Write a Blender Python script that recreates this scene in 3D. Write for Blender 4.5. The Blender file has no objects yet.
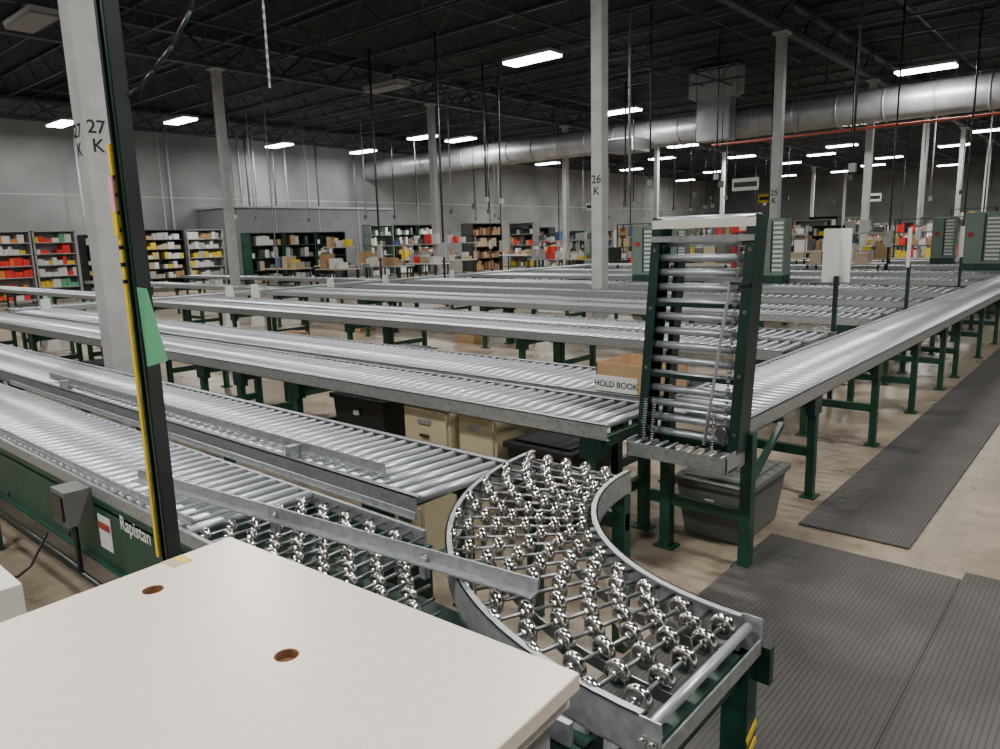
import bpy, math, random
from mathutils import Vector, Matrix
random.seed(7)
COL=bpy.context.scene.collection
# ------------------------------------------------------------ materials
def mat(name,col,rough=.5,metal=0.,noise=0.,nscale=8.,bump=0.,emis=0.,spec=None,rvar=0.):
    m=bpy.data.materials.new(name); m.use_nodes=True
    nt=m.node_tree; b=nt.nodes["Principled BSDF"]
    b.inputs["Base Color"].default_value=(*col,1); b.inputs["Roughness"].default_value=rough
    b.inputs["Metallic"].default_value=metal
    if spec is not None: b.inputs["Specular IOR Level"].default_value=spec
    if emis: 
        b.inputs["Emission Color"].default_value=(*col,1); b.inputs["Emission Strength"].default_value=emis
    if noise or bump:
        tc=nt.nodes.new("ShaderNodeTexCoord"); n=nt.nodes.new("ShaderNodeTexNoise")
        n.inputs["Scale"].default_value=nscale; n.inputs["Detail"].default_value=5
        nt.links.new(tc.outputs["Object"],n.inputs["Vector"])
        if noise:
            r=nt.nodes.new("ShaderNodeValToRGB")
            r.color_ramp.elements[0].position=.3; r.color_ramp.elements[1].position=.7
            r.color_ramp.elements[0].color=(*[max(0,c*(1-noise)) for c in col],1)
            r.color_ramp.elements[1].color=(*[min(1,c*(1+noise)) for c in col],1)
            nt.links.new(n.outputs["Fac"],r.inputs["Fac"]); nt.links.new(r.outputs["Color"],b.inputs["Base Color"])
        if rvar:
            mr=nt.nodes.new("ShaderNodeMapRange"); mr.inputs[1].default_value=.3; mr.inputs[2].default_value=.7
            mr.inputs[3].default_value=rough-rvar; mr.inputs[4].default_value=rough+rvar
            nt.links.new(n.outputs["Fac"],mr.inputs[0]); nt.links.new(mr.outputs[0],b.inputs["Roughness"])
        if bump:
            bp=nt.nodes.new("ShaderNodeBump"); bp.inputs["Strength"].default_value=bump
            nt.links.new(n.outputs["Fac"],bp.inputs["Height"]); nt.links.new(bp.outputs["Normal"],b.inputs["Normal"])
    return m
ZINC=mat("zinc_roller",(.52,.56,.60),.40,.72,.05,2)
GALV=mat("galvanised",(.38,.40,.41),.45,.6,.2,40,rvar=.08)
CHROME=mat("chrome_wheel",(.78,.76,.74),.17,1.)
GREEN=mat("green_paint",(.009,.055,.034),.45,0,.25,6)
GREEND=mat("dark_green_paint",(.005,.026,.018),.4,0,.25,6)
BLACK=mat("black_plastic",(.010,.010,.011),.45)
DSTEEL=mat("dark_steel",(.05,.055,.055),.4,.5)
POLE=mat("pole_paint",(.045,.055,.052),.38,.3,.2,5)
COLW=mat("column_paint",(.44,.45,.45),.55,0,.12,4)
TRUSS=mat("joist_paint",(.055,.063,.075),.6)
DECK=mat("roof_deck",(.009,.010,.013),.8)
LAMI=mat("laminate_top",(.84,.75,.65),.30,0,.04,70)
EDGE=mat("laminate_edge",(.78,.75,.69),.4)
BROWN=mat("particle_board",(.22,.10,.045),.8,0,.3,80)
YEL=mat("yellow_tape",(.80,.58,.03),.5)
CARD=mat("cardboard",(.42,.27,.14),.8,0,.1,10)
WHITE=mat("white_paper",(.72,.72,.70),.6)
PINK=mat("pink_paper",(.75,.38,.42),.6)
LGREEN=mat("light_green_card",(.13,.45,.24),.6)
RED=mat("red_paint",(.38,.04,.03),.5)
SRED=mat("red_stock",(.8,.035,.03),.5)
PIPE=mat("sprinkler_paint",(.55,.10,.05),.5)
ORANGE=mat("orange_box",(.8,.25,.04),.6)
BLUE=mat("blue_box",(.08,.14,.28),.6)
BEIGE=mat("beige_metal",(.50,.43,.28),.5,0,.05,5)
GREY=mat("grey_plastic",(.13,.135,.13),.5)
LGREY=mat("light_grey",(.40,.41,.42),.5)
SAGE=mat("sage_metal",(.17,.24,.21),.5)
TAN=mat("tan_box",(.5,.4,.28),.7)
DUCT=mat("duct_metal",(.40,.42,.44),.42,.55,.18,2)
LENS=mat("lamp_lens",(1,.98,.95),.5,emis=22)
OFFL=mat("unlit_lens",(.25,.25,.25),.4)
OFFICE=mat("office_panel",(.20,.21,.22),.7,0,.08,2)
STRAP=mat("spacer_steel",(.26,.27,.28),.35,.9)

def ramp(nt,p0,c0,p1,c1):
    r=nt.nodes.new("ShaderNodeValToRGB")
    r.color_ramp.elements[0].position=p0; r.color_ramp.elements[1].position=p1
    r.color_ramp.elements[0].color=(*c0,1); r.color_ramp.elements[1].color=(*c1,1); return r
def floor_mat():
    m=mat("concrete_floor",(.4,.35,.28),.3); nt=m.node_tree; b=nt.nodes["Principled BSDF"]
    tc=nt.nodes.new("ShaderNodeTexCoord")
    n=nt.nodes.new("ShaderNodeTexNoise"); n.inputs["Scale"].default_value=1.3; n.inputs["Detail"].default_value=10; n.inputs["Roughness"].default_value=.75
    r=ramp(nt,.34,(.15,.125,.09),.70,(.46,.375,.27))
    br=nt.nodes.new("ShaderNodeTexBrick"); br.offset=0; br.inputs["Scale"].default_value=1
    br.inputs["Brick Width"].default_value=.6; br.inputs["Row Height"].default_value=.6; br.inputs["Mortar Size"].default_value=.004
    br.inputs["Color1"].default_value=(1,1,1,1); br.inputs["Color2"].default_value=(.92,.93,.95,1); br.inputs["Mortar"].default_value=(.84,.82,.8,1)
    mx=nt.nodes.new("ShaderNodeMix"); mx.data_type="RGBA"; mx.blend_type="MULTIPLY"; mx.inputs[0].default_value=1
    nt.links.new(tc.outputs["Object"],n.inputs["Vector"]); nt.links.new(tc.outputs["Object"],br.inputs["Vector"])
    nt.links.new(n.outputs["Fac"],r.inputs["Fac"]); nt.links.new(r.outputs["Color"],mx.inputs[6]); nt.links.new(br.outputs["Color"],mx.inputs[7])
    n2=nt.nodes.new("ShaderNodeTexNoise"); n2.inputs["Scale"].default_value=5; n2.inputs["Detail"].default_value=12; n2.inputs["Roughness"].default_value=.8
    nt.links.new(tc.outputs["Object"],n2.inputs["Vector"]); r3=ramp(nt,.36,(.5,.47,.45),.5,(1,1,1)); nt.links.new(n2.outputs["Fac"],r3.inputs["Fac"])
    m2=nt.nodes.new("ShaderNodeMix"); m2.data_type="RGBA"; m2.blend_type="MULTIPLY"; m2.inputs[0].default_value=.8
    nt.links.new(mx.outputs[2],m2.inputs[6]); nt.links.new(r3.outputs["Color"],m2.inputs[7])
    nt.links.new(m2.outputs[2],b.inputs["Base Color"])
    mr=nt.nodes.new("ShaderNodeMapRange"); mr.inputs[1].default_value=.3; mr.inputs[2].default_value=.7; mr.inputs[3].default_value=.2; mr.inputs[4].default_value=.5
    nt.links.new(n.outputs["Fac"],mr.inputs[0]); nt.links.new(mr.outputs[0],b.inputs["Roughness"])
    return m
FLOOR=floor_mat()
def mat_rib():
    m=mat("ribbed_rubber",(.07,.07,.072),.6); nt=m.node_tree; b=nt.nodes["Principled BSDF"]
    tc=nt.nodes.new("ShaderNodeTexCoord"); w=nt.nodes.new("ShaderNodeTexWave"); w.bands_direction="X"
    w.inputs["Scale"].default_value=15; nt.links.new(tc.outputs["Object"],w.inputs["Vector"])
    n=nt.nodes.new("ShaderNodeTexNoise"); n.inputs["Scale"].default_value=2.5; n.inputs["Detail"].default_value=6
    nt.links.new(tc.outputs["Object"],n.inputs["Vector"])
    r=ramp(nt,.0,(.038,.038,.038),.35,(.074,.071,.068)); nt.links.new(w.outputs["Fac"],r.inputs["Fac"])
    r2=ramp(nt,.3,(.75,.75,.75),.7,(1.3,1.26,1.2)); nt.links.new(n.outputs["Fac"],r2.inputs["Fac"])
    mx=nt.nodes.new("ShaderNodeMix"); mx.data_type="RGBA"; mx.blend_type="MULTIPLY"; mx.inputs[0].default_value=1
    nt.links.new(r.outputs["Color"],mx.inputs[6]); nt.links.new(r2.outputs["Color"],mx.inputs[7]); nt.links.new(mx.outputs[2],b.inputs["Base Color"])
    bp=nt.nodes.new("ShaderNodeBump"); bp.inputs["Strength"].default_value=.35; bp.inputs["Distance"].default_value=.004
    nt.links.new(w.outputs["Fac"],bp.inputs["Height"]); nt.links.new(bp.outputs["Normal"],b.inputs["Normal"]); return m
RIB=mat_rib()
def wall_mat():
    m=mat("painted_block_wall",(.33,.34,.35),.8); nt=m.node_tree; b=nt.nodes["Principled BSDF"]
    tc=nt.nodes.new("ShaderNodeTexCoord")
    n=nt.nodes.new("ShaderNodeTexNoise"); n.inputs["Scale"].default_value=.35; n.inputs["Detail"].default_value=8
    r=ramp(nt,.3,(.16,.165,.17),.7,(.32,.325,.325))
    nt.links.new(tc.outputs["Object"],n.inputs["Vector"]); nt.links.new(n.outputs["Fac"],r.inputs["Fac"]); nt.links.new(r.outputs["Color"],b.inputs["Base Color"]); return m
WALL=wall_mat()
# ------------------------------------------------------------ mesh builder
class MB:
    def __init__(s): s.v=[]; s.f=[]; s.m=[]; s.sm=[]; s.mats=[]
    def mi(s,m):
        if m not in s.mats: s.mats.append(m)
        return s.mats.index(m)
    def add(s,vs,fs,m,smooth=False):
        o=len(s.v); k=s.mi(m); s.v+= [tuple(p) for p in vs]
        for f in fs: s.f.append([i+o for i in f]); s.m.append(k); s.sm.append(smooth)
    def box(s,x0,x1,y0,y1,z0,z1,m):
        s.add([(x0,y0,z0),(x1,y0,z0),(x1,y1,z0),(x0,y1,z0),(x0,y0,z1),(x1,y0,z1),(x1,y1,z1),(x0,y1,z1)],
          [(0,3,2,1),(4,5,6,7),(0,1,5,4),(1,2,6,5),(2,3,7,6),(3,0,4,7)],m)
    def beam(s,p,q,w,h,m,upv=(0,0,1)):
        p=Vector(p);q=Vector(q);d=(q-p).normalized();u=Vector(upv)
        if abs(d.dot(u))>.99:u=Vector((1,0,0))
        a=d.cross(u).normalized();b=a.cross(d).normalized()
        vs=[]
        for c in (p,q):
            for i,j in ((-1,-1),(1,-1),(1,1),(-1,1)): vs.append(c+a*i*w/2+b*j*h/2)
        s.add(vs,[(0,3,2,1),(4,5,6,7),(0,1,5,4),(1,2,6,5),(2,3,7,6),(3,0,4,7)],m)
    def cyl(s,p,q,r,m,seg=12,caps=True):
        s.lathe(p,q,[(0,r),(1,r)],m,seg,caps)
    def lathe(s,p,q,prof,m,seg=16,caps=True,smooth=True):
        p=Vector(p);q=Vector(q);D=q-p;d=D.normalized();u=Vector((0,0,1)) if abs(d.z)<.9 else Vector((1,0,0))
        a=d.cross(u).normalized();b=a.cross(d)
        vs=[];fs=[]
        for t,r in prof:
            for k in range(seg):
                an=2*math.pi*k/seg; vs.append(p+D*t+a*(math.cos(an)*r)+b*(math.sin(an)*r))
        for i in range(len(prof)-1):
            for k in range(seg):
                k2=(k+1)%seg; fs.append((i*seg+k,(i+1)*seg+k,(i+1)*seg+k2,i*seg+k2))
        s.add(vs,fs,m,smooth)
        if caps:
            o=len(s.v)-len(vs); kk=s.mi(m)
            s.f.append([o+k for k in range(seg)]); s.m.append(kk); s.sm.append(False)
            n=(len(prof)-1)*seg
            s.f.append([o+n+k for k in reversed(range(seg))]); s.m.append(kk); s.sm.append(False)
    def tube(s,pts,r,m,seg=8):
        for a,b in zip(pts[:-1],pts[1:]): s.cyl(a,b,r,m,seg)
    def build(s,name,bevel=0):
        me=bpy.data.meshes.new(name); me.from_pydata(s.v,[],s.f)
        for m in s.mats: me.materials.append(m)
        me.polygons.foreach_set("material_index",s.m); me.polygons.foreach_set("use_smooth",s.sm); me.update()
        o=bpy.data.objects.new(name,me); COL.objects.link(o)
        if bevel:
            b=o.modifiers.new("bevel","BEVEL"); b.width=bevel; b.segments=2; b.limit_method="ANGLE"
        return o
def text(name,body,size,loc,xdir,ydir,m,parent=None,ext=.001):
    c=bpy.data.curves.new(name,"FONT"); c.body=body; c.size=size; c.extrude=ext; c.align_x="CENTER"; c.offset=size*.012
    c.materials.append(m); o=bpy.data.objects.new(name,c); COL.objects.link(o)
    X=Vector(xdir).normalized();Y=Vector(ydir).normalized();Z=X.cross(Y)
    M=Matrix((X,Y,Z)).transposed().to_4x4(); M.translation=Vector(loc); o.matrix_world=M
    if parent: o.parent=parent
    return o
# ------------------------------------------------------------ room shell
ZR=7.9; XL=-34.5; XR=12; YB=-10; YF=80
b=MB(); b.box(XL-.3,XR+.3,YB-.3,YF+.3,-.2,0,FLOOR); b.build("floor")
b=MB(); b.box(XL-.3,XR+.3,YB-.3,YF+.3,ZR,ZR+.2,DECK); b.build("ceiling")
b=MB(); b.box(XL-.3,XL,YB,YF,0,ZR,WALL)
for y in range(-8,80,8): b.box(XL,XL+.012,y,y+.06,0,ZR,LGREY)
b.box(XL,XL+.02,YB,YF,4.05,4.1,LGREY)
b.build("wall_left")
b=MB(); b.box(XR,XR+.3,YB,YF,0,ZR,WALL); b.build("wall_right")
b=MB(); b.box(XL-.3,XR+.3,YF,YF+.3,0,ZR,WALL); b.build("wall_far")
b=MB(); b.box(XL-.3,XR+.3,YB-.3,YB,0,ZR,WALL); b.build("wall_back")
# roof joists
b=MB()
y=-8.
while y<79:
    b.box(XL,XR,y-.035,y+.035,ZR-.08,ZR-.02,TRUSS); b.box(XL,XR,y-.03,y+.03,7.12,7.17,TRUSS)
    x=XL; k=0
    while x<XR-.7:
        z0,z1=(7.15,ZR-.06) if k%2==0 else (ZR-.06,7.15)
        b.beam((x,y,z0),(x+.7,y,z1),.025,.025,TRUSS); x+=.7; k+=1
    y+=1.9
for x in range(-33,12,4): b.box(x-.02,x+.02,YB,YF,7.17,7.2,TRUSS)
for x in (-30.3,-17.6,-11.9,-2.2): b.cyl((x,YB,7.05),(x,YF,7.05),.035,TRUSS,8)
b.build("roof_joists")
b=MB()
for gx in (-34.2,-21.2,-7.75,5.7):
    b.box(gx-.1,gx+.1,YB,YF,ZR-.2,ZR-.08,TRUSS); b.box(gx-.1,gx+.1,YB,YF,6.95,7.08,TRUSS)
    y=YB;k=0
    while y<YF-1:
        z0,z1=(7.0,ZR-.1) if k%2==0 else (ZR-.1,7.0)
        b.beam((gx,y,z0),(gx,y+1,z1),.06,.06,TRUSS); y+=1;k+=1
b.build("roof_girders")
# columns
YC=[-5.8,2.93,11.83,20.6,29.4,38.2,47,55.8,64.6,73.4]
def column(x,y,lab=None):
    b=MB(); w=.115
    b.box(x-w,x+w,y-w,y+w,0,6.9,COLW); b.box(x-.2,x+.2,y-.2,y+.2,0,.02,COLW); b.box(x-.2,x+.2,y-.2,y+.2,6.88,6.94,COLW)
    o=b.build("steel_column",.01)
    if lab:
        z=2.83 if lab=="27" else 2.72
        s=.17 if lab=="27" else .21
        if lab=="27":
            text("label_front",lab+"\nK",s,(x+w+.002,y,z),(0,1,0),(0,0,1),BLACK,o)
            text("label_side",lab+"\nK",s,(x-.03,y-w-.002,z-.03),(1,0,0),(0,0,1),BLACK,o)
        else: text("label_side",lab+"\nK",s,(x,y-w-.002,z),(1,0,0),(0,0,1),BLACK,o)
for i,y in enumerate(YC):
    column(-7.62 if i==1 else -7.75,y,{1:"27",2:"26",3:"25"}.get(i))
    column(-21.2,y)
# ------------------------------------------------------------ conveyors
def conveyor(name,u0,u1,v0,v1,axis="X",z=.77,sp=.088,r=.023,legs=None,railm=GALV,seg=14,skew=0):
    b=MB()
    def P(u,v,w): return (u,v,w) if axis=="X" else (v,u,w)
    def bx(a0,a1,c0,c1,z0,z1,m):
        if axis=="X": b.box(a0,a1,c0,c1,z0,z1,m)
        else: b.box(c0,c1,a0,a1,z0,z1,m)
    t=.006
    for v,sg in ((v0,1),(v1,-1)):
        a,c=sorted((v,v+sg*t)); bx(u0,u1,a,c,z-.085,z+.004,railm)
        a,c=sorted((v,v+sg*.032)); bx(u0,u1,a,c,z-.001,z+.004,railm); bx(u0,u1,a,c,z-.085,z-.08,railm)
    u=u0+sp*.7
    while u<u1-sp*.4:
        b.cyl(P(u,v0+.034,z-r),P(u+skew,v1-.034,z-r),r,ZINC,seg,True); u+=sp
    if legs is None:
        legs=[]; u=u0+.35
        while u<u1-.2: legs.append(u); u+=3.0
        legs.append(u1-.3)
    for u in legs:
        for v in (v0+.03,v1-.03):
            bx(u-.03,u+.03,v-.025,v+.025,0.01,z-.08,GREEN); bx(u-.06,u+.06,v-.05,v+.05,0,.012,GREEN)
            bx(u-.07,u+.07,v-.03,v+.03,z-.2,z-.08,GREEND)
        bx(u-.02,u+.02,v0+.03,v1-.03,.28,.34,GREEN); bx(u-.02,u+.02,v0+.03,v1-.03,z-.16,z-.1,GREEN)
    return b.build(name)
conveyor("roller_conveyor",-14.3,-2.02,3.14,3.74,legs=[-13.8,-11,-8.6,-6.4,-5.75,-4.9,-2.12],skew=.02)
conveyor("roller_conveyor",-14.3,-2.15,3.82,4.58,legs=[-13.8,-11,-8.6,-6.1,-3.6,-2.4])
for (y0,y1) in ((6.0,6.68),(6.72,7.42),(8.7,9.35),(9.4,10.05),(11.0,11.6),(12.7,13.9),(15.4,16.6),(17.9,19.1),(21.2,22.4)):
    conveyor("roller_conveyor",-14.3,-2.15,y0,y1,sp=.10 if y0<10 else .13,seg=10)
for (y0,y1) in ((24.5,25.5),(26.4,27.2)):
    conveyor("roller_conveyor",-14.3,-2.6,y0,y1,sp=.13,seg=8)
conveyor("roller_conveyor",4.0,28,-15.3,-14.6,axis="Y",sp=.12,seg=8)
conveyor("roller_conveyor",-26,-15.6,6.2,6.9,sp=.12,seg=8)
conveyor("roller_conveyor",-26,-15.6,9.2,9.9,sp=.12,seg=8)
conveyor("roller_conveyor",-26,-15.6,12.4,13.1,sp=.12,seg=8)
for y in (4.3,5.7,7.8,8.4,10.4,12.1,14.5):
    b=MB(); b.box(-14.6,-14.56,y,y+.3,.02,.06,WHITE)
    b.add([(-14.56,y,.0),(-14.56,y+.3,.0),(-14.56,y+.22,.93),(-14.56,y+.08,.93),(-14.5,y,.0),(-14.5,y+.3,.0),(-14.5,y+.22,.93),(-14.5,y+.08,.93)],
      [(0,1,2,3),(7,6,5,4),(0,4,5,1),(1,5,6,2),(2,6,7,3),(3,7,4,0)],WHITE)
    b.build("conveyor_end_guard")
conveyor("aisle_conveyor",3.66,40,-2.09,-1.48,axis="Y",legs=[4.83,6.34,7.7,9.02,9.85,11.5,13,14.6,16.5,18.5,21,24,27,30,33,36,39],sp=.088)
conveyor("roller_conveyor",-12.5,-2.03,1.80,2.38,legs=[-12,-9.5,-7,-4.5,-2.3],skew=.05,sp=.085,r=.021)
b=MB()
b.box(-6.2,-2.28,1.86,1.866,.80,.845,GALV); b.box(-6.2,-2.28,1.85,1.866,.80,.804,GALV)
for x in (-5.8,-4.3,-2.9): b.box(x-.02,x+.02,1.80,1.86,.775,.83,GALV)
b.build("guide_rail")
# ------------------------------------------------------------ powered conveyor with wheel bed
def wheel(b,c,ax,r=.031,w=.0095,m=None):
    c=Vector(c);ax=Vector(ax).normalized(); m=m or CHROME
    b.lathe(c-ax*w,c+ax*w,[(0,r*.35),(.0,r*.72),(.04,r*.84),(.14,r*.95),(.3,r),(.7,r),(.86,r*.95),(.96,r*.84),(1,r*.72),(1,r*.35)],m,20,False)
    b.lathe(c-ax*w*.7,c+ax*w*.7,[(0,r*.2),(0,r*.6),(1,r*.6),(1,r*.2)],STRAP,14,False,False)
    b.lathe(c-ax*w*1.6,c+ax*w*1.6,[(0,r*.36),(1,r*.36)],m,10,True)
b=MB()
NY=1.10
X0,X1=-12.5,-.78
for (ya,yb,xe) in ((NY,NY+.015,X1),(1.625,1.64,-1.78)):
    b.box(X0,xe,ya,yb,.40,.70,GREEN)
    b.box(X0,xe,ya-.004,yb+.01,.69,.695,GREEN); b.box(X0,xe,ya-.02,yb,.40,.41,GREEN)
    b.box(X0,xe-.02,ya,yb,.70,.752,GALV)
b.box(-2.5,X1,NY+.01,NY+.06,.685,.695,GREEN); b.box(X0,-1.2,NY,1.40,.66,.67,GREEND); b.box(X0,-1.8,1.4,1.63,.66,.67,GREEND)
b.box(-1.2,X1,NY+.02,1.30,.60,.61,GREEND)
b.box(X1-.015,X1,NY,1.20,.45,.69,GREEN)
x=X0+.05
while x<-2.5: b.cyl((x,NY+.02,.74),(x+.03,1.62,.74),.021,ZINC,14); x+=.085
x=-2.42;k=0
while x<-.85:
    ymax=1.62
    d=1.40
    if x>-.67-d: 
        dd=max(0,d*d-(x+.67)**2); ymax=min(1.62,2.5-math.sqrt(dd))
    if ymax>1.18:
        b.cyl((x,NY,.735),(x,ymax,.735),.005,STRAP,6)
        n=int((ymax-NY-.03)/.05)
        for i in range(n):
            if (i+k)%2==0: wheel(b,(x,NY+.045+i*.05,.735),(0,1,0),.031,.011)
    x+=.07;k+=1
for x in (-11,-8,-5,-2.9,-1.1):
    for y in (NY,1.60 if x<-1.8 else 1.2): b.box(x-.03,x+.03,y-.02,y+.02,0,.42,GREEN)
f=NY
b.box(-3.50,-3.34,f-.11,f,.585,.74,GREY); b.box(-3.48,-3.36,f-.12,f-.11,.61,.72,DSTEEL)
b.tube([(-3.42,f-.06,.6),(-3.42,f-.06,.36),(-4.9,f-.06,.36)],.012,DSTEEL)
b.tube([(-12,f-.05,.33),(-2.2,f-.05,.33)],.013,DSTEEL)
b.box(-3.30,-3.17,f-.004,f-.001,.48,.63,WHITE); b.box(-3.29,-3.18,f-.007,f-.004,.57,.60,RED)
for x in (-5.2,-2.5): b.box(x,x+.1,f-.005,f-.001,.60,.66,YEL)
b.box(-9.5,-5.6,f-.05,f,.45,.66,GREEND)
for x in (-7.5,-6,-4.6,-3.7,-2.7): b.cyl((x,f-.01,.44),(x,f,.44),.015,DSTEEL,8)
pc=b.build("powered_conveyor")
text("side_lettering","Rapistan",.085,(-2.92,f-.002,.62),(1,0,0),(0,0,1),WHITE,pc,.0005)
# diverter rails
b=MB()
def rail(b,p,q,h,z0,fl=.036):
    p=Vector((*p,0));q=Vector((*q,0))
    b.beam(p+Vector((0,0,z0+h/2)),q+Vector((0,0,z0+h/2)),.006,h,GALV)
    n=(q-p).normalized().cross(Vector((0,0,1)))
    b.beam(p+n*fl/2+Vector((0,0,z0)),q+n*fl/2+Vector((0,0,z0)),fl,.005,GALV)
rail(b,(-3.05,1.19),(-1.13,1.42),.04,.814)
for t in (.1,.45,.8): 
    x=-3.05+1.92*t;y=1.19+.23*t; b.box(x-.012,x+.012,y-.02,y+.0,.765,.83,GALV); b.cyl((x,y-.012,.83),(x,y-.004,.83),.009,CHROME,8)
b.build("diverter_rail")
b=MB(); rail(b,(-6.5,1.14),(-2.5,1.14),.022,.765,.012); b.build("guide_rail")
b=MB(); rail(b,(-6.5,1.68),(-1.9,1.68),.025,.755,.012); b.build("guide_rail")
# ------------------------------------------------------------ 90 degree skate-wheel curve
b=MB()
CX,CY,RI,RO=-.67,2.50,.82,1.34
def arcpt(R,a,z): return (CX+R*math.cos(a),CY+R*math.sin(a),z)
def arcrail(b,R,sgn,z0,z1,m):
    N=36; t=.005
    for (ra,rb,za,zb) in ((R,R+sgn*t,z0,z1),(R,R+sgn*.022,z1-.005,z1),(R,R+sgn*.028,z0,z0+.005)):
        vs=[];fs=[]
        for i in range(N+1):
            a=math.pi+math.pi/2*i/N
            for (rr,zz) in ((ra,za),(rb,za),(rb,zb),(ra,zb)): vs.append(arcpt(rr,a,zz))
        for i in range(N):
            for k in range(4): fs.append((4*i+k,4*i+(k+1)%4,4*i+4+(k+1)%4,4*i+4+k))
        fs+=[(0,1,2,3),(4*N+3,4*N+2,4*N+1,4*N)]
        b.add(vs,fs,m,False)
arcrail(b,RO,-1,.705,.80,GALV); arcrail(b,RI,1,.705,.80,GALV)
NA=22
for i in range(NA):
    a=math.pi+math.pi/2*(i+.5)/NA
    b.cyl(arcpt(RI+.005,a,.775),arcpt(RO-.005,a,.775),.0055,STRAP,8)
    rs=[RI+.055+.0975*k for k in range(5)] if i%2 else [RI+.104+.0975*k for k in range(5)]
    ax=(math.cos(a),math.sin(a),0)
    for k,R in enumerate(rs):
        if R>RO-.02: continue
        wheel(b,arcpt(R,a,.775),ax,.034,.012)
for R in (RI+.14,RI+.37):
    arc=[arcpt(R,math.pi+math.pi/2*j/30,.75) for j in range(31)]
    for p,q in zip(arc[:-1],arc[1:]): b.beam(p,q,.004,.03,STRAP)
b.cyl((CX+.02,CY-RO+.02,.775),(CX+.02,CY-RI-.02,.775),.012,ZINC,12)
b.box(CX,CX+.05,CY-RO,CY-RO+.005,.705,.80,GALV); b.box(CX,CX+.05,CY-RI-.005,CY-RI,.705,.80,GALV)
b.box(CX+.045,CX+.05,CY-RO,CY-RI,.705,.745,GALV)
for y in (CY-RO-.006,CY-RI+.006):
    for x in (CX+.012,CX+.035): b.cyl((x,y-.006,.75),(x,y+.006,.75),.009,CHROME,8)
b.box(CX-RO,CX-RI,CY,CY+.005,.705,.745,GALV)
for y in (CY-RO+.03,CY-RI-.0):
    b.box(CX-.04,CX+.03,y-.03,y+.03,.02,.70,GREEN); b.box(CX-.07,CX+.06,y-.05,y+.05,0,.02,GREEN)
b.box(CX-.045,CX+.07,CY-RI+.005,CY-RI+.03,.62,.72,GREEND)
b.box(CX-.02,CX+.01,CY-RO,CY-RI,.30,.36,GREEN); b.box(CX-.02,CX+.01,CY-RO,CY-RI,.62,.70,GREEN)
for k in range(3): b.beam((CX+.032,CY-RI-.03,.36+k*.05),(CX+.032,CY-RI+.03,.39+k*.05),.003,.02,YEL)
for x in (CX-RO+.03,CX-RI-.03):
    b.box(x-.03,x+.03,CY-.05,CY+.0,.0,.70,GREEN)
b.box(CX-RO,CX-RI,CY-.04,CY-.01,.55,.62,GREEN)
b.build("skate_wheel_curve_conveyor")
# ------------------------------------------------------------ hinged roller gate, raised
b=MB()
xl,xr=-1.98,-1.42
def G(x,t,off=0): # along gate: t 0 bottom .. 1 top
    return Vector((x,3.44+.15*t+off,.66+1.17*t))
for x,sg in ((xl,1),(xr,-1)):
    b.beam(G(x,0,.02),G(x,1,.02),.012,.13,GREEND,(0,1,0)); b.beam(G(x+sg*.022,0,-.045),G(x+sg*.022,1,-.045),.05,.006,GREEND,(0,1,0)); b.beam(G(x+sg*.02,0,.085),G(x+sg*.02,1,.085),.045,.006,GREEN,(0,1,0))
    for t in (.08,.33,.6,.86): b.cyl(G(x+sg*.02,t,-.052),G(x+sg*.02,t,-.047),.01,STRAP,8)
for i in range(14):
    t=.04+i*.0655
    b.cyl(G(xl+.02,t,-.0),G(xr-.02,t,-.0),.020,ZINC,16); b.cyl(G(xl+.005,t,-.0),G(xr-.005,t,-.0),.007,STRAP,8)
for i in range(11):
    t=.07+i*.068
    b.cyl(G(xl+.09,t,.16),G(xr-.10,t,.16),.017,STRAP,12)
for x in (xl+.07,xr-.08): b.beam(G(x,0,.15),G(x,.82,.15),.03,.08,GREEND,(0,1,0))
b.beam(G(xl+.07,.82,.15),G(xr-.08,.82,.15),.03,.04,GREEND)
b.beam(G(xl,.975,-.055),G(xr,.975,-.055),.01,.045,EDGE); b.beam(G(xl+.0,.91,-.055),G(xr,.91,-.055),.01,.03,GALV)
b.cyl(G(xl,.99,.01),G(xr,.99,.01),.024,ZINC,14)
b.beam(G(xl,.3,-.03),G(xr,.3,-.03),.02,.022,GREEND); b.beam(G(xl,.62,-.03),G(xr,.62,-.03),.02,.022,GREEND)
b.beam(G(xr-.17,.02,-.06),G(xr-.10,.72,-.06),.012,.012,ZINC); b.beam(G(xr-.10,.72,-.06),G(xr,.72,-.06),.014,.014,DSTEEL)
for k in range(48):
    t=.03+k*.018
    b.beam(G(xr-.07,t,-.052),G(xr-.07,t+.013,-.052),.020 if k%2 else .010,.008,CHROME if k%2 else STRAP,(0,1,0))
b.cyl((xr-.08,3.38,.76),(xr-.08,3.40,.76),.03,STRAP,16)
for s in (.05,.10,.44):
    for k in range(18): b.cyl(G(xl+s,.0+k*.011,-.075),G(xl+s,.005+k*.011,-.075),.012,STRAP,8)
b.box(xl,xr,3.28,3.285,.59,.665,GALV); b.box(xl,xl+.006,3.28,3.5,.58,.68,GALV); b.box(xr-.006,xr,3.28,3.5,.58,.68,GALV)
for i in range(9): b.cyl((xl+.04+i*.06,3.29,.655),(xl+.04+i*.06,3.43,.655),.009,GALV,8)
b.box(xl,xr,3.30,3.42,.585,.595,GREEND)
for x in (xl+.1,xr):
    b.box(x-.03,x+.03,3.52,3.58,0.01,.74,GREEN); b.box(x-.06,x+.06,3.5,3.6,0,.012,GREEN)
b.box(xl,xr,3.53,3.56,.26,.32,GREEN); b.box(xl,xr,3.53,3.56,.62,.70,GREEND)
b.beam((xr,3.56,.45),(xr,4.0,.69),.03,.03,GREEN)
b.build("hinged_roller_gate")
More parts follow.
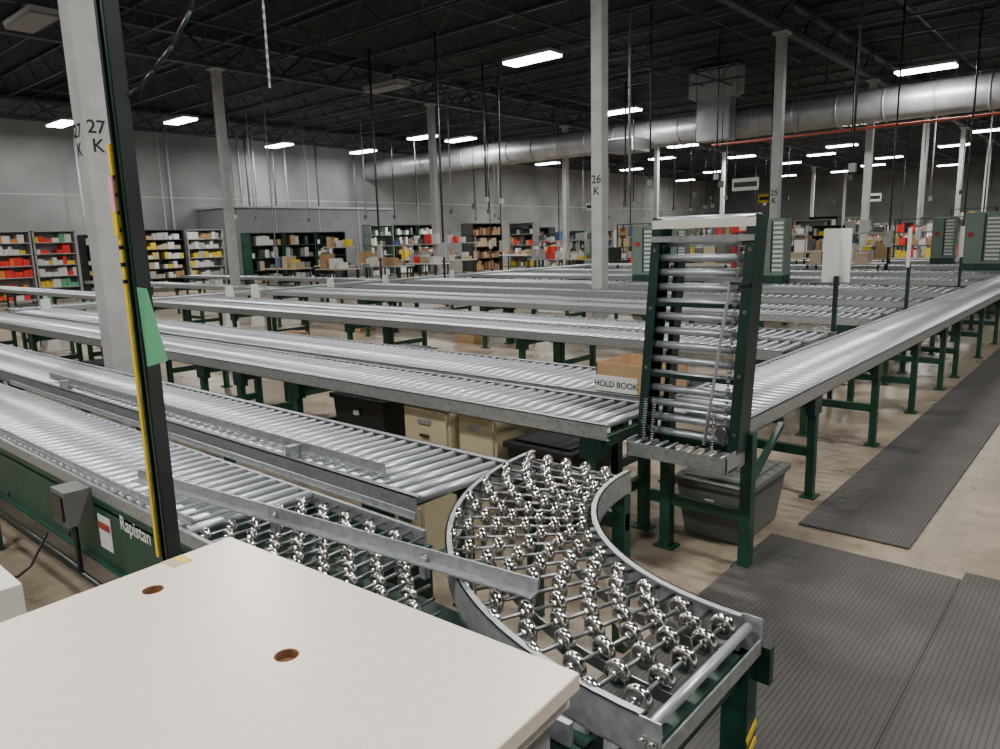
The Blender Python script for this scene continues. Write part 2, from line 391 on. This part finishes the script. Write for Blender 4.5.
# ------------------------------------------------------------ work table
tz=.95
ang=math.radians(3.6)
tab=MB(); tab.box(0,1.14,-1.35,0,tz-.035,tz,LAMI)
to=tab.build("work_table")
holes=[(.130,-.29),(.632,-.28)]
cm=MB()
for (hx,hy) in holes: cm.cyl((hx,hy,tz-.1),(hx,hy,tz+.1),.0235,BROWN,24)
co=cm.build("cutter")
T=Matrix.Translation((-1.85,.945,0))@Matrix.Rotation(ang,4,"Z")
to.data.materials.append(BROWN)
md=to.modifiers.new("h","BOOLEAN"); md.object=co; md.operation="DIFFERENCE"; md.solver="EXACT"
bpy.context.view_layer.update()
dg=bpy.context.evaluated_depsgraph_get(); nm=bpy.data.meshes.new_from_object(to.evaluated_get(dg))
to.modifiers.clear(); to.data=nm; bpy.data.objects.remove(co)
bv=to.modifiers.new("b","BEVEL"); bv.width=.003; bv.segments=2; bv.limit_method="ANGLE"
to.matrix_world=T
b=MB()
b.box(.02,1.12,-.02,-.005,tz-.075,tz-.036,EDGE); b.box(1.105,1.12,-1.34,-.02,tz-.075,tz-.036,EDGE)
b.box(.03,1.09,-1.32,-.03,.70,tz-.036,LGREY)
b.box(.03,.06,-1.32,-.03,.0,.70,LGREY); b.box(1.06,1.09,-1.32,-.03,0,.70,LGREY); b.box(.06,1.06,-.06,-.03,.0,.70,LGREY)
for (hx,hy) in holes: b.cyl((hx,hy,tz-.036),(hx,hy,tz-.02),.024,BROWN,20)
c=b.build("table_frame"); c.parent=to
b=MB(); b.box(.0,.06,-.20,-.145,tz+.0005,tz+.001,TAN); b.box(.005,.055,-.17,-.15,tz+.001,tz+.0013,YEL); c=b.build("table_sticker"); c.parent=to
b=MB(); b.box(-2.85,-2.25,.2,.56,0,.72,LGREY); b.box(-2.83,-2.27,.24,.54,.72,.84,EDGE); b.box(-2.78,-2.35,.28,.5,.84,.88,WHITE); b.box(-2.6,-2.4,.23,.24,.76,.82,GREY)
b.tube([(-2.8,.56,.5),(-2.9,.68,.25),(-3.1,.75,.1),(-3.4,.8,.03),(-3.7,.85,.02)],.008,BLACK)
b.tube([(-2.8,.57,.75),(-2.95,.62,.62),(-3.2,.75,.5),(-3.4,.85,.45),(-3.6,.98,.5)],.006,BLACK)
b.build("label_printer_stand",.01)
# ------------------------------------------------------------ drop pole with warning strip
px,py=-2.245,.945
b=MB()
b.box(px-.02,px+.02,py-.003,py+.003,0,7.1,POLE); b.box(px-.024,px-.019,py-.022,py+.022,0,7.1,POLE); b.box(px+.019,px+.024,py-.022,py+.022,0,7.1,POLE)
b.box(px-.024,px-.012,py-.024,py-.02,0,7.1,GREEND); b.box(px+.012,px+.024,py-.024,py-.02,0,7.1,GREEND)
b.box(px-.05,px+.05,py-.04,py+.04,0,.012,DSTEEL)
b.box(px-.042,px-.025,py-.03,py-.024,.78,2.05,YEL)
z=1.65
while z<2.0: b.box(px-.043,px-.0245,py-.031,py-.0235,z,z+.012,BLACK); z+=.05
b.box(px-.05,px-.02,py-.036,py-.031,1.86,1.96,PINK); b.box(px-.05,px-.02,py-.036,py-.031,1.79,1.86,YEL)
b.add([(px+.02,py-.02,1.64),(px+.045,py-.0,1.635),(px+.085,py+.02,1.42),(px+.02,py-.015,1.40),(px+.02,py-.024,1.64),(px+.045,py-.004,1.635),(px+.085,py+.016,1.42),(px+.02,py-.019,1.40)],
   [(0,1,2,3),(7,6,5,4),(0,4,5,1),(1,5,6,2),(2,6,7,3),(3,7,4,0)],LGREEN)
def hp(s,z): return (px+.752*s,py+.659*s,z)
b.tube([hp(.01,2.17),hp(.06,2.20),hp(.11,2.245),hp(.17,2.31),hp(.23,2.40),hp(.28,2.51),hp(.31,2.62),hp(.34,2.8),hp(.36,3.2),hp(.36,7.1)],.006,GREEND)
b.build("utility_pole")
# ------------------------------------------------------------ things on / under conveyors
b=MB()
x0,x1,y0,y1,z0,z1=-2.56,-2.12,3.86,4.25,.775,.96
b.box(x0,x1,y0,y0+.006,z0,z1,CARD); b.box(x0,x1,y1-.006,y1,z0,z1,CARD); b.box(x0,x0+.006,y0,y1,z0,z1,CARD); b.box(x1-.006,x1,y0,y1,z0,z1,CARD); b.box(x0,x1,y0,y1,z0,z0+.006,CARD)
b.box(x0,x0+.30,y0-.004,y0,z0+.005,z0+.105,WHITE)
b.box(x0+.02,x0+.14,y0+.03,y0+.3,z0+.006,z0+.05,WHITE)
o=b.build("cardboard_box")
text("box_sign_lettering","HOLD BOOK",.054,(x0+.15,y0-.006,z0+.035),(1,0,0),(0,0,1),BLACK,o,.0005)
def tote(name,x0,x1,y0,y1,h,m):
    b=MB(); i=.04
    vs=[(x0+i,y0+i,.005),(x1-i,y0+i,.005),(x1-i,y1-i,.005),(x0+i,y1-i,.005),(x0,y0,h),(x1,y0,h),(x1,y1,h),(x0,y1,h)]
    b.add(vs,[(0,3,2,1),(4,5,6,7),(0,1,5,4),(1,2,6,5),(2,3,7,6),(3,0,4,7)],m)
    e=.02; b.box(x0-e,x1+e,y0-e,y1+e,h-.02,h+.02,m)
    b.box(x0+.03,x1-.03,y0+.03,y1-.03,h+.02,h+.035,m)
    b.box((x0+x1)/2-.03,(x0+x1)/2+.03,y0-.02,y0,h-.12,h-.08,LGREY)
    b.build(name,.008)
tote("grey_tote",-1.93,-1.5,3.75,4.35,.34,GREY)
tote("black_tote",-4.62,-4.02,3.3,3.75,.60,BLACK)
tote("black_tote",-2.85,-2.36,3.3,3.75,.5,BLACK)
tote("black_tote",-9.6,-9.0,3.2,3.7,.4,BLACK); tote("grey_tote",-7.5,-6.9,6.1,6.6,.35,GREY)
for (x,y,h) in ((-10.2,6.2,.4),(-8.9,9.0,.45),(-12.1,9.1,.4)):
    b=MB(); b.box(x,x+.45,y,y+.4,0,h,CARD); b.box(x+.2,x+.25,y-.002,y+.402,h-.08,h+.002,TAN); b.build("carton")
b=MB()
b.box(-3.72,-3.28,3.24,3.85,0,.66,BEIGE)
for z0 in (.03,.35): 
    b.box(-3.70,-3.30,3.22,3.24,z0,z0+.29,BEIGE); b.box(-3.56,-3.44,3.205,3.22,z0+.2,z0+.235,GALV); b.box(-3.54,-3.46,3.2,3.22,z0+.11,z0+.13,DSTEEL)
b.build("file_cabinet",.004)
b=MB()
b.box(-3.26,-2.93,3.3,3.85,0,.66,BEIGE)
for z0 in (.03,.35): b.box(-3.24,-2.95,3.28,3.3,z0,z0+.29,BEIGE); b.box(-3.15,-3.05,3.265,3.28,z0+.2,z0+.235,GALV)
b.build("file_cabinet",.004)
b=MB()
b.box(-3.3,-2.75,2.5,2.95,0,.38,BEIGE)
for x in (-3.27,-3.0): b.box(x,x+.22,2.485,2.5,.05,.34,BEIGE); b.box(x+.06,x+.16,2.475,2.485,.25,.28,DSTEEL)
b.build("card_file_drawers",.004)
def signpost(x,y,thin=False):
    b=MB(); b.box(x-.02,x+.02,y-.02,y+.02,0,1.3,GREEND); b.box(x-.08,x+.08,y-.08,y+.08,0,.01,GREEND)
    if thin: b.beam((x+.03,y-.16,1.5),(x-.06,y+.14,1.5),.02,.5,WHITE)
    else:
        b.beam((x-.12,y-.06,1.5),(x+.0,y+.05,1.5),.008,.52,WHITE); b.beam((x+.0,y+.05,1.5),(x+.13,y-.03,1.5),.008,.52,WHITE)
    b.build("sign_stand")
signpost(-2.24,7.64); signpost(-2.24,10.65,True); signpost(-2.24,13.4+.9,True)
def fmat(x0,x1,y0,y1): b=MB(); b.box(x0,x1,y0,y1,0,.014,RIB); b.build("rubber_floor_mat",.004)
fmat(-1.47,-.515,-1.5,4.05); fmat(-.51,.45,-1.5,4.15); fmat(-1.40,-.80,4.30,14)
# ------------------------------------------------------------ duct, unit, pipes
b=MB()
dy,dz,dr=28.2,5.87,.56
b.cyl((XL+.02,dy,dz),(XR-.02,dy,dz),dr,DUCT,32,False)
x=XL+.5
while x<XR-.2: b.lathe((x,dy,dz),(x+.06,dy,dz),[(0,dr),(0,dr+.025),(1,dr+.025),(1,dr)],DUCT,32,False); x+=1.5
for x in range(-33,12,4): b.box(x,x+.03,dy-.02,dy+.02,dz+dr,ZR-.02,DSTEEL)
b.build("air_duct")
b=MB()
b.box(-13.3,-12.0,dy-1.2,dy-.6,5.2,6.8,DUCT); b.box(-13.6,-11.7,dy-1.3,dy-.6,6.8,ZR-.1,LGREY); b.box(-13.45,-11.85,dy-1.25,dy-.58,6.72,6.85,DUCT)
b.build("air_handling_unit",.01)
b=MB()
b.box(-17.0,-15.6,dy-2,dy-1.9,5.1,5.6,LGREY)
for i in range(9): b.box(-16.95,-15.65,dy-2.03,dy-2,5.14+i*.05,5.16+i*.05,DSTEEL)
b.box(-17.0,-15.6,dy-1.9,dy-.6,5.1,5.6,DUCT)
b.build("vent_grille")
b=MB(); b.cyl((-12,25.6,4.85),(XR-.1,25.6,4.85),.038,PIPE,8)
for x in range(-9,12,5): b.cyl((x,25.6,4.85),(x,25.6,7.1),.01,DSTEEL,6)
b.build("sprinkler_pipe")
pipes=[(-16.9,14.1),(-14.45,14.3),(-17,19.7),(-23.2,14.6),(-4.6,19.6),(-10,26),(-6,29.6),(-12,32.2),(-24,27),(-19,31.7),(-16,39.6),(-10,45),(-5,36),(-3.6,22.9),(-3.2,29.5),(-22,29.9),(-13,30)]
for (x,y) in pipes:
    b=MB(); r=random.choice([.02,.03]); b.cyl((x,y,0),(x,y,7.1),r,random.choice([DSTEEL,LGREY,DSTEEL]),8); b.cyl((x,y,0),(x,y,.02),.08,DSTEEL,8); b.box(x-.07,x+.07,y-.05,y+.05,1.3,1.7,LGREY); b.build("conduit_drop")
for i in range(44):
    x=random.uniform(-31,-4); y=random.uniform(14,45); z=random.choice([3.1,2.95,3.0,3.4,2.95])
    if abs(x+21.2)<.4 or abs(x+7.75)<.4: x+=.8
    if 25.4<y<29.2: y+=4
    b=MB(); b.cyl((x,y,z),(x,y,7.15),random.choice([.012,.02,.03]),random.choice([BLACK,LGREY,DSTEEL]),6); b.box(x-.06,x+.06,y-.05,y+.05,z-.16,z,random.choice([LGREY,GREY,GREY])); b.build("power_cord_drop")
for i,(x,y) in enumerate([(-33.6,19.5),(-33.6,19.9),(-33.6,20.3),(-33.6,21.4),(-33.6,22.1),(-33.6,24),(-33.6,16),(-33.6,26.5),(-33.6,12.2)]):
    b=MB(); b.cyl((x,y,3.61 if 17<y<29 else 0),(x,y,7.1),.05,[LGREY,GREY][i%2],8); b.build("wall_pipe")
for (x,y,z) in ((-8.45,2.37,2.9),(-7.4,4.75,3.45)):
    b=MB(); zz=z
    while zz<7.1:
        b.beam((x,y,zz),(x,y,zz+.06),.028,.006,LGREY,(1,0,0)); b.beam((x,y,zz+.05),(x,y,zz+.11),.006,.028,LGREY,(1,0,0)); zz+=.1
    b.build("hanging_chain")
# ------------------------------------------------------------ lights
P=260
def fixture(x,y,z=6.45,on=True,power=P):
    b=MB(); L=.82;W=.28
    b.box(x-L,x+L,y-W,y+W,z+.06,z+.15,LGREY)
    b.box(x-L+.02,x+L-.02,y-W+.01,y+W-.01,z,z+.06,LENS if on else OFFL)
    for s in (-.7,.7): b.cyl((x+s,y,z+.15),(x+s,y,7.15),.006,DSTEEL,6)
    o=b.build("high_bay_light")
    if on:
        l=bpy.data.lights.new("lamp","AREA"); l.shape="RECTANGLE"; l.size=1.6; l.size_y=.4; l.energy=power; l.color=(1,.97,.925)
        lo=bpy.data.objects.new("lamp",l); COL.objects.link(lo); lo.location=(x,y,z-.02); lo.parent=o
for (x,y) in [(-12.9,16.4),(-15.8,25.6),(-19.8,46.6),(-5.5,26.4),(-13.6,46),(-25.7,24.4),(-25.2,26.4),(-29.7,39.2),(-28.7,48),(-31.6,25.6),(-32,20.8),(-31.3,11),(-19.5,38),(-19.5,54),(-13.6,56.5),(-6.3,45.5),(-26,56),(-31.5,62),(-6,60),(-19.4,66),(-12,68),(-10.3,37),(-5,52),(-16,50),(-24,66),(-9,52),(-16,62),(-23.5,43),(-26.5,33.5),(-4.9,34.8)]:
    fixture(x,y,power=P*(.5 if x<-31 else 1))
for (x,y) in [(-4.5,7.0),(-12,6.5),(-3.,-1.5),(1.5,3.5),(4,13),(-10,-2),(-19.5,4),(-27,4),(4.2,23),(2,-6),(-28,14)]:
    fixture(x,y,power=P*1.1)
for (x,y) in [(-18,6),(-18.3,15.9)]: fixture(x,y,on=False)
# ------------------------------------------------------------ shelving along the left wall and clutter
STK=[WHITE,TAN,CARD,CARD,BLUE,LGREY,WHITE,BEIGE,SRED,GREY,WHITE,LGREY,GREY,BLACK,YEL]
def shelving(name,x,y,w,d,h,n,frame,stock=True,axis="Y",fill=.85,cols=STK,back=True,sw=(.1,.28)):
    """open face towards +X (axis Y) or -Y (axis X)"""
    b=MB()
    def bx(u0,u1,v0,v1,z0,z1,m):
        if axis=="Y": b.box(x+v0,x+v1,y+u0,y+u1,z0,z1,m)
        else: b.box(x+u0,x+u1,y-v1,y-v0,z0,z1,m)
    for u in (0,w-.05):
        for v in (0,d-.05): bx(u,u+.05,v,v+.05,0,h,frame)
        bx(u,u+.04,0.02,d-.02,.1,h,frame) if back else None
    if back: bx(0,w,0,.02,.1,h,frame)
    for k in range(n):
        z=.12+(h-.15)*k/(n-1); bx(0,w,0,d,z,z+.03,frame)
        if stock and k<n-1:
            u=.07; gap=(h-.15)/(n-1)-.06
            cset=random.sample(cols,min(3,len(cols)))
            while u<w-.12:
                ww=random.uniform(*sw)
                if u+ww>w-.06: break
                if random.random()<fill: bx(u,u+ww*.92,.08,d-.03,z+.03,z+.03+gap*random.uniform(.35,.9),random.choice(cset if random.random()<.7 else cols))
                u+=ww
    return b.build(name)
WH=[WHITE,WHITE,LGREY,WHITE,TAN,WHITE,LGREY]
yy=5.8
for i in range(3): shelving("stock_shelving",-29,yy,1.35,.6,2.45,7,LGREY,cols=[[WHITE,TAN,YEL,WHITE,ORANGE],[SRED,SRED,YEL,ORANGE,WHITE,WHITE],[WHITE,YEL,SRED,LGREEN,WHITE]][i],fill=.95); yy+=1.4
shelving("stock_shelving",-29,10.2,1.5,.6,2.3,7,GREEND,cols=WH+[YEL,SRED])
for i in range(2): shelving("stock_shelving",-31,13.2+i*1.75,1.65,.6,2.5,7,LGREY if i else DSTEEL,cols=WH+[YEL,CARD],fill=.95)
for i in range(3): shelving("green_shelving",-29.5,16.9+i*1.7,1.65,.7,2.3,5,GREEN if i<2 else GREEND,fill=.65,cols=WH+[CARD,GREY,GREEN])
for i in range(3): shelving("green_shelving",-29.3,23.4+i*1.6,1.5,.6,2.6,6,GREEND if i else SAGE,fill=.6,cols=WH+[GREY,BLACK,CARD])
shelving("stock_shelving",-27.5,28.6,2.4,.8,2.6,5,DSTEEL,cols=[CARD,TAN,CARD,BROWN])
b=MB(); b.box(XL+.02,-31.6,17.6,27.3,0,3.5,OFFICE); b.box(XL+.02,-31.5,17.5,27.4,3.5,3.6,LGREY); 
for y in (20,22.5,25): b.box(-31.6,-31.58,y,y+.05,0,3.5,LGREY)
b.build("modular_office")
def sorter(x,y,w=.75,h=2.1):
    b=MB(); b.box(x,x+w,y,y+.4,0,.9,GREEN); b.box(x,x+w,y,y+.4,.9,h,SAGE)
    k=0
    while .98+k*.09<h-.1: b.box(x+w*.6,x+w*.96,y-.02,y,.98+k*.09,1.03+k*.09,WHITE); k+=1
    b.box(x+.04,x+w*.5,y-.01,y,1.0,h-.1,SAGE); b.box(x+w*.52,x+w*.57,y-.012,y,.95,h-.05,GREEND)
    b.box(x+.08,x+.2,y-.02,y-.01,1.5,1.6,RED); b.build("document_sorter",.01)
sorter(-8.40,14.1,.5,1.95); sorter(-5.72,14.35,.52,2.0); sorter(-3.1,19.8,.75,2.05); sorter(-12.2,22.9,.6,1.9); sorter(-4.4,23.3,.55,2.0)
b=MB(); b.box(-7.6,-6.5,17.0,17.6,0,.85,WHITE); b.box(-7.62,-6.48,16.98,17.62,.82,.9,LGREY)
b.box(-7.5,-7.4,17.2,17.4,.9,1.9,RED); b.box(-6.7,-6.6,17.2,17.4,.9,1.9,RED); b.box(-7.5,-6.6,17.18,17.42,1.75,1.95,SRED); b.box(-7.3,-6.8,17.17,17.18,1.79,1.9,WHITE)
b.box(-7.2,-6.9,17.0,17.2,.9,1.15,GREY); b.build("strapping_machine",.01)
def bench(x,y):
    b=MB(); w=random.uniform(1.4,2.0)
    b.box(x,x+w,y,y+.8,.86,.9,random.choice([LGREY,EDGE,TAN]))
    for (dx,dy_) in ((.03,.03),(w-.08,.03),(.03,.72),(w-.08,.72)): b.box(x+dx,x+dx+.05,y+dy_,y+dy_+.05,0,.86,GREEND)
    b.box(x+.05,x+w-.05,y+.1,y+.7,.25,.28,GREEND)
    u=.05
    while u<w-.3:
        ww=random.uniform(.12,.4); h=random.uniform(.06,.5); b.box(x+u,x+u+ww,y+.2,y+.6,.9,.9+h,random.choice(STK))
        if random.random()<.4: b.box(x+u+.02,x+u+ww*.7,y+.25,y+.5,.9+h,.9+h+random.uniform(.05,.2),random.choice(STK))
        u+=ww+random.uniform(.02,.2)
    if random.random()<.6:
        b.box(x+.03,x+.07,y+.74,y+.78,.9,1.9,LGREY); b.box(x+w-.07,x+w-.03,y+.74,y+.78,.9,1.9,LGREY); b.box(x,x+w,y+.5,y+.8,1.6,1.64,LGREY)
        for q in range(3): b.box(x+.2+q*.4,x+.45+q*.4,y+.55,y+.75,1.64,1.64+random.uniform(.1,.4),random.choice(STK))
    b.build("packing_bench")
for y in (30.4,32.6,35,37.2,40.2,43,46,49,52,57):
    x=-29+random.uniform(0,1.5)
    while x<-4.5:
        if not(-24<x<-20.8) and not (-10.3<x<-7.4):
            if random.random()<.5: bench(x,y)
            else: shelving("stock_shelving",x,y+.8,1.8,.6,random.uniform(1.9,2.7),5,random.choice([GREEND,DSTEEL,LGREY,SAGE,GREEN]),axis="X",back=random.random()<.5)
        x+=random.uniform(2.15,2.6)
for (x,y) in ((-12.8,19.75),(-10.5,19.75),(-6.6,19.75),(-7.0,23.2),(-9.8,23.2)): bench(x,y)
for x in (-27.,-24.4,-19,-17.0): bench(x,23.6)
for i in range(6): bench(-25+ (i%2)*3.2+ (0 if i//2!=2 else -.2), 15.2+ (i//2)*2.2)
for i in range(4): shelving("stock_shelving",-1.1,16+i*3.2,1.8,.6,1.9,5,[LGREY,SAGE][i%2])
for (x,y,w_,m) in ((-10.5,24,.9,WHITE),(-14,35,1.0,YEL),(-22.5,33,1.0,WHITE),(-4.3,40,.9,SRED),(-11,41,.9,WHITE)):
    b=MB(); b.box(x,x+w_,y,y+.02,3.1,3.5,m); b.box(x+.06,x+w_-.06,y-.004,y,3.22,3.38,BLACK if m!=SRED else WHITE)
    for s in (.05,w_-.05): b.cyl((x+s,y+.01,3.5),(x+s,y+.01,7.15),.006,DSTEEL,6)
    b.build("hanging_sign")
# ------------------------------------------------------------ world, camera
w=bpy.data.worlds.new("w"); bpy.context.scene.world=w; w.use_nodes=True
w.node_tree.nodes["Background"].inputs[0].default_value=(.6,.65,.7,1); w.node_tree.nodes["Background"].inputs[1].default_value=.3
F=728; p=math.atan(136/731); roll=math.radians(1.6); yaw=math.radians(41.2)
fh=Vector((-math.sin(yaw),math.cos(yaw),0)); r=Vector((math.cos(yaw),math.sin(yaw),0)); z=Vector((0,0,1))
fw=fh*math.cos(p)-z*math.sin(p); up=z*math.cos(p)+fh*math.sin(p)
r2=r*math.cos(roll)-up*math.sin(roll); u2=up*math.cos(roll)+r*math.sin(roll)
cd=bpy.data.cameras.new("camera"); cd.lens=F/1000*36; cd.sensor_width=36; cd.clip_start=.02; cd.clip_end=300
co=bpy.data.objects.new("camera",cd); COL.objects.link(co)
M=Matrix((r2,u2,-fw)).transposed().to_4x4(); M.translation=Vector((0,0,1.75)); co.matrix_world=M
bpy.context.scene.camera=co
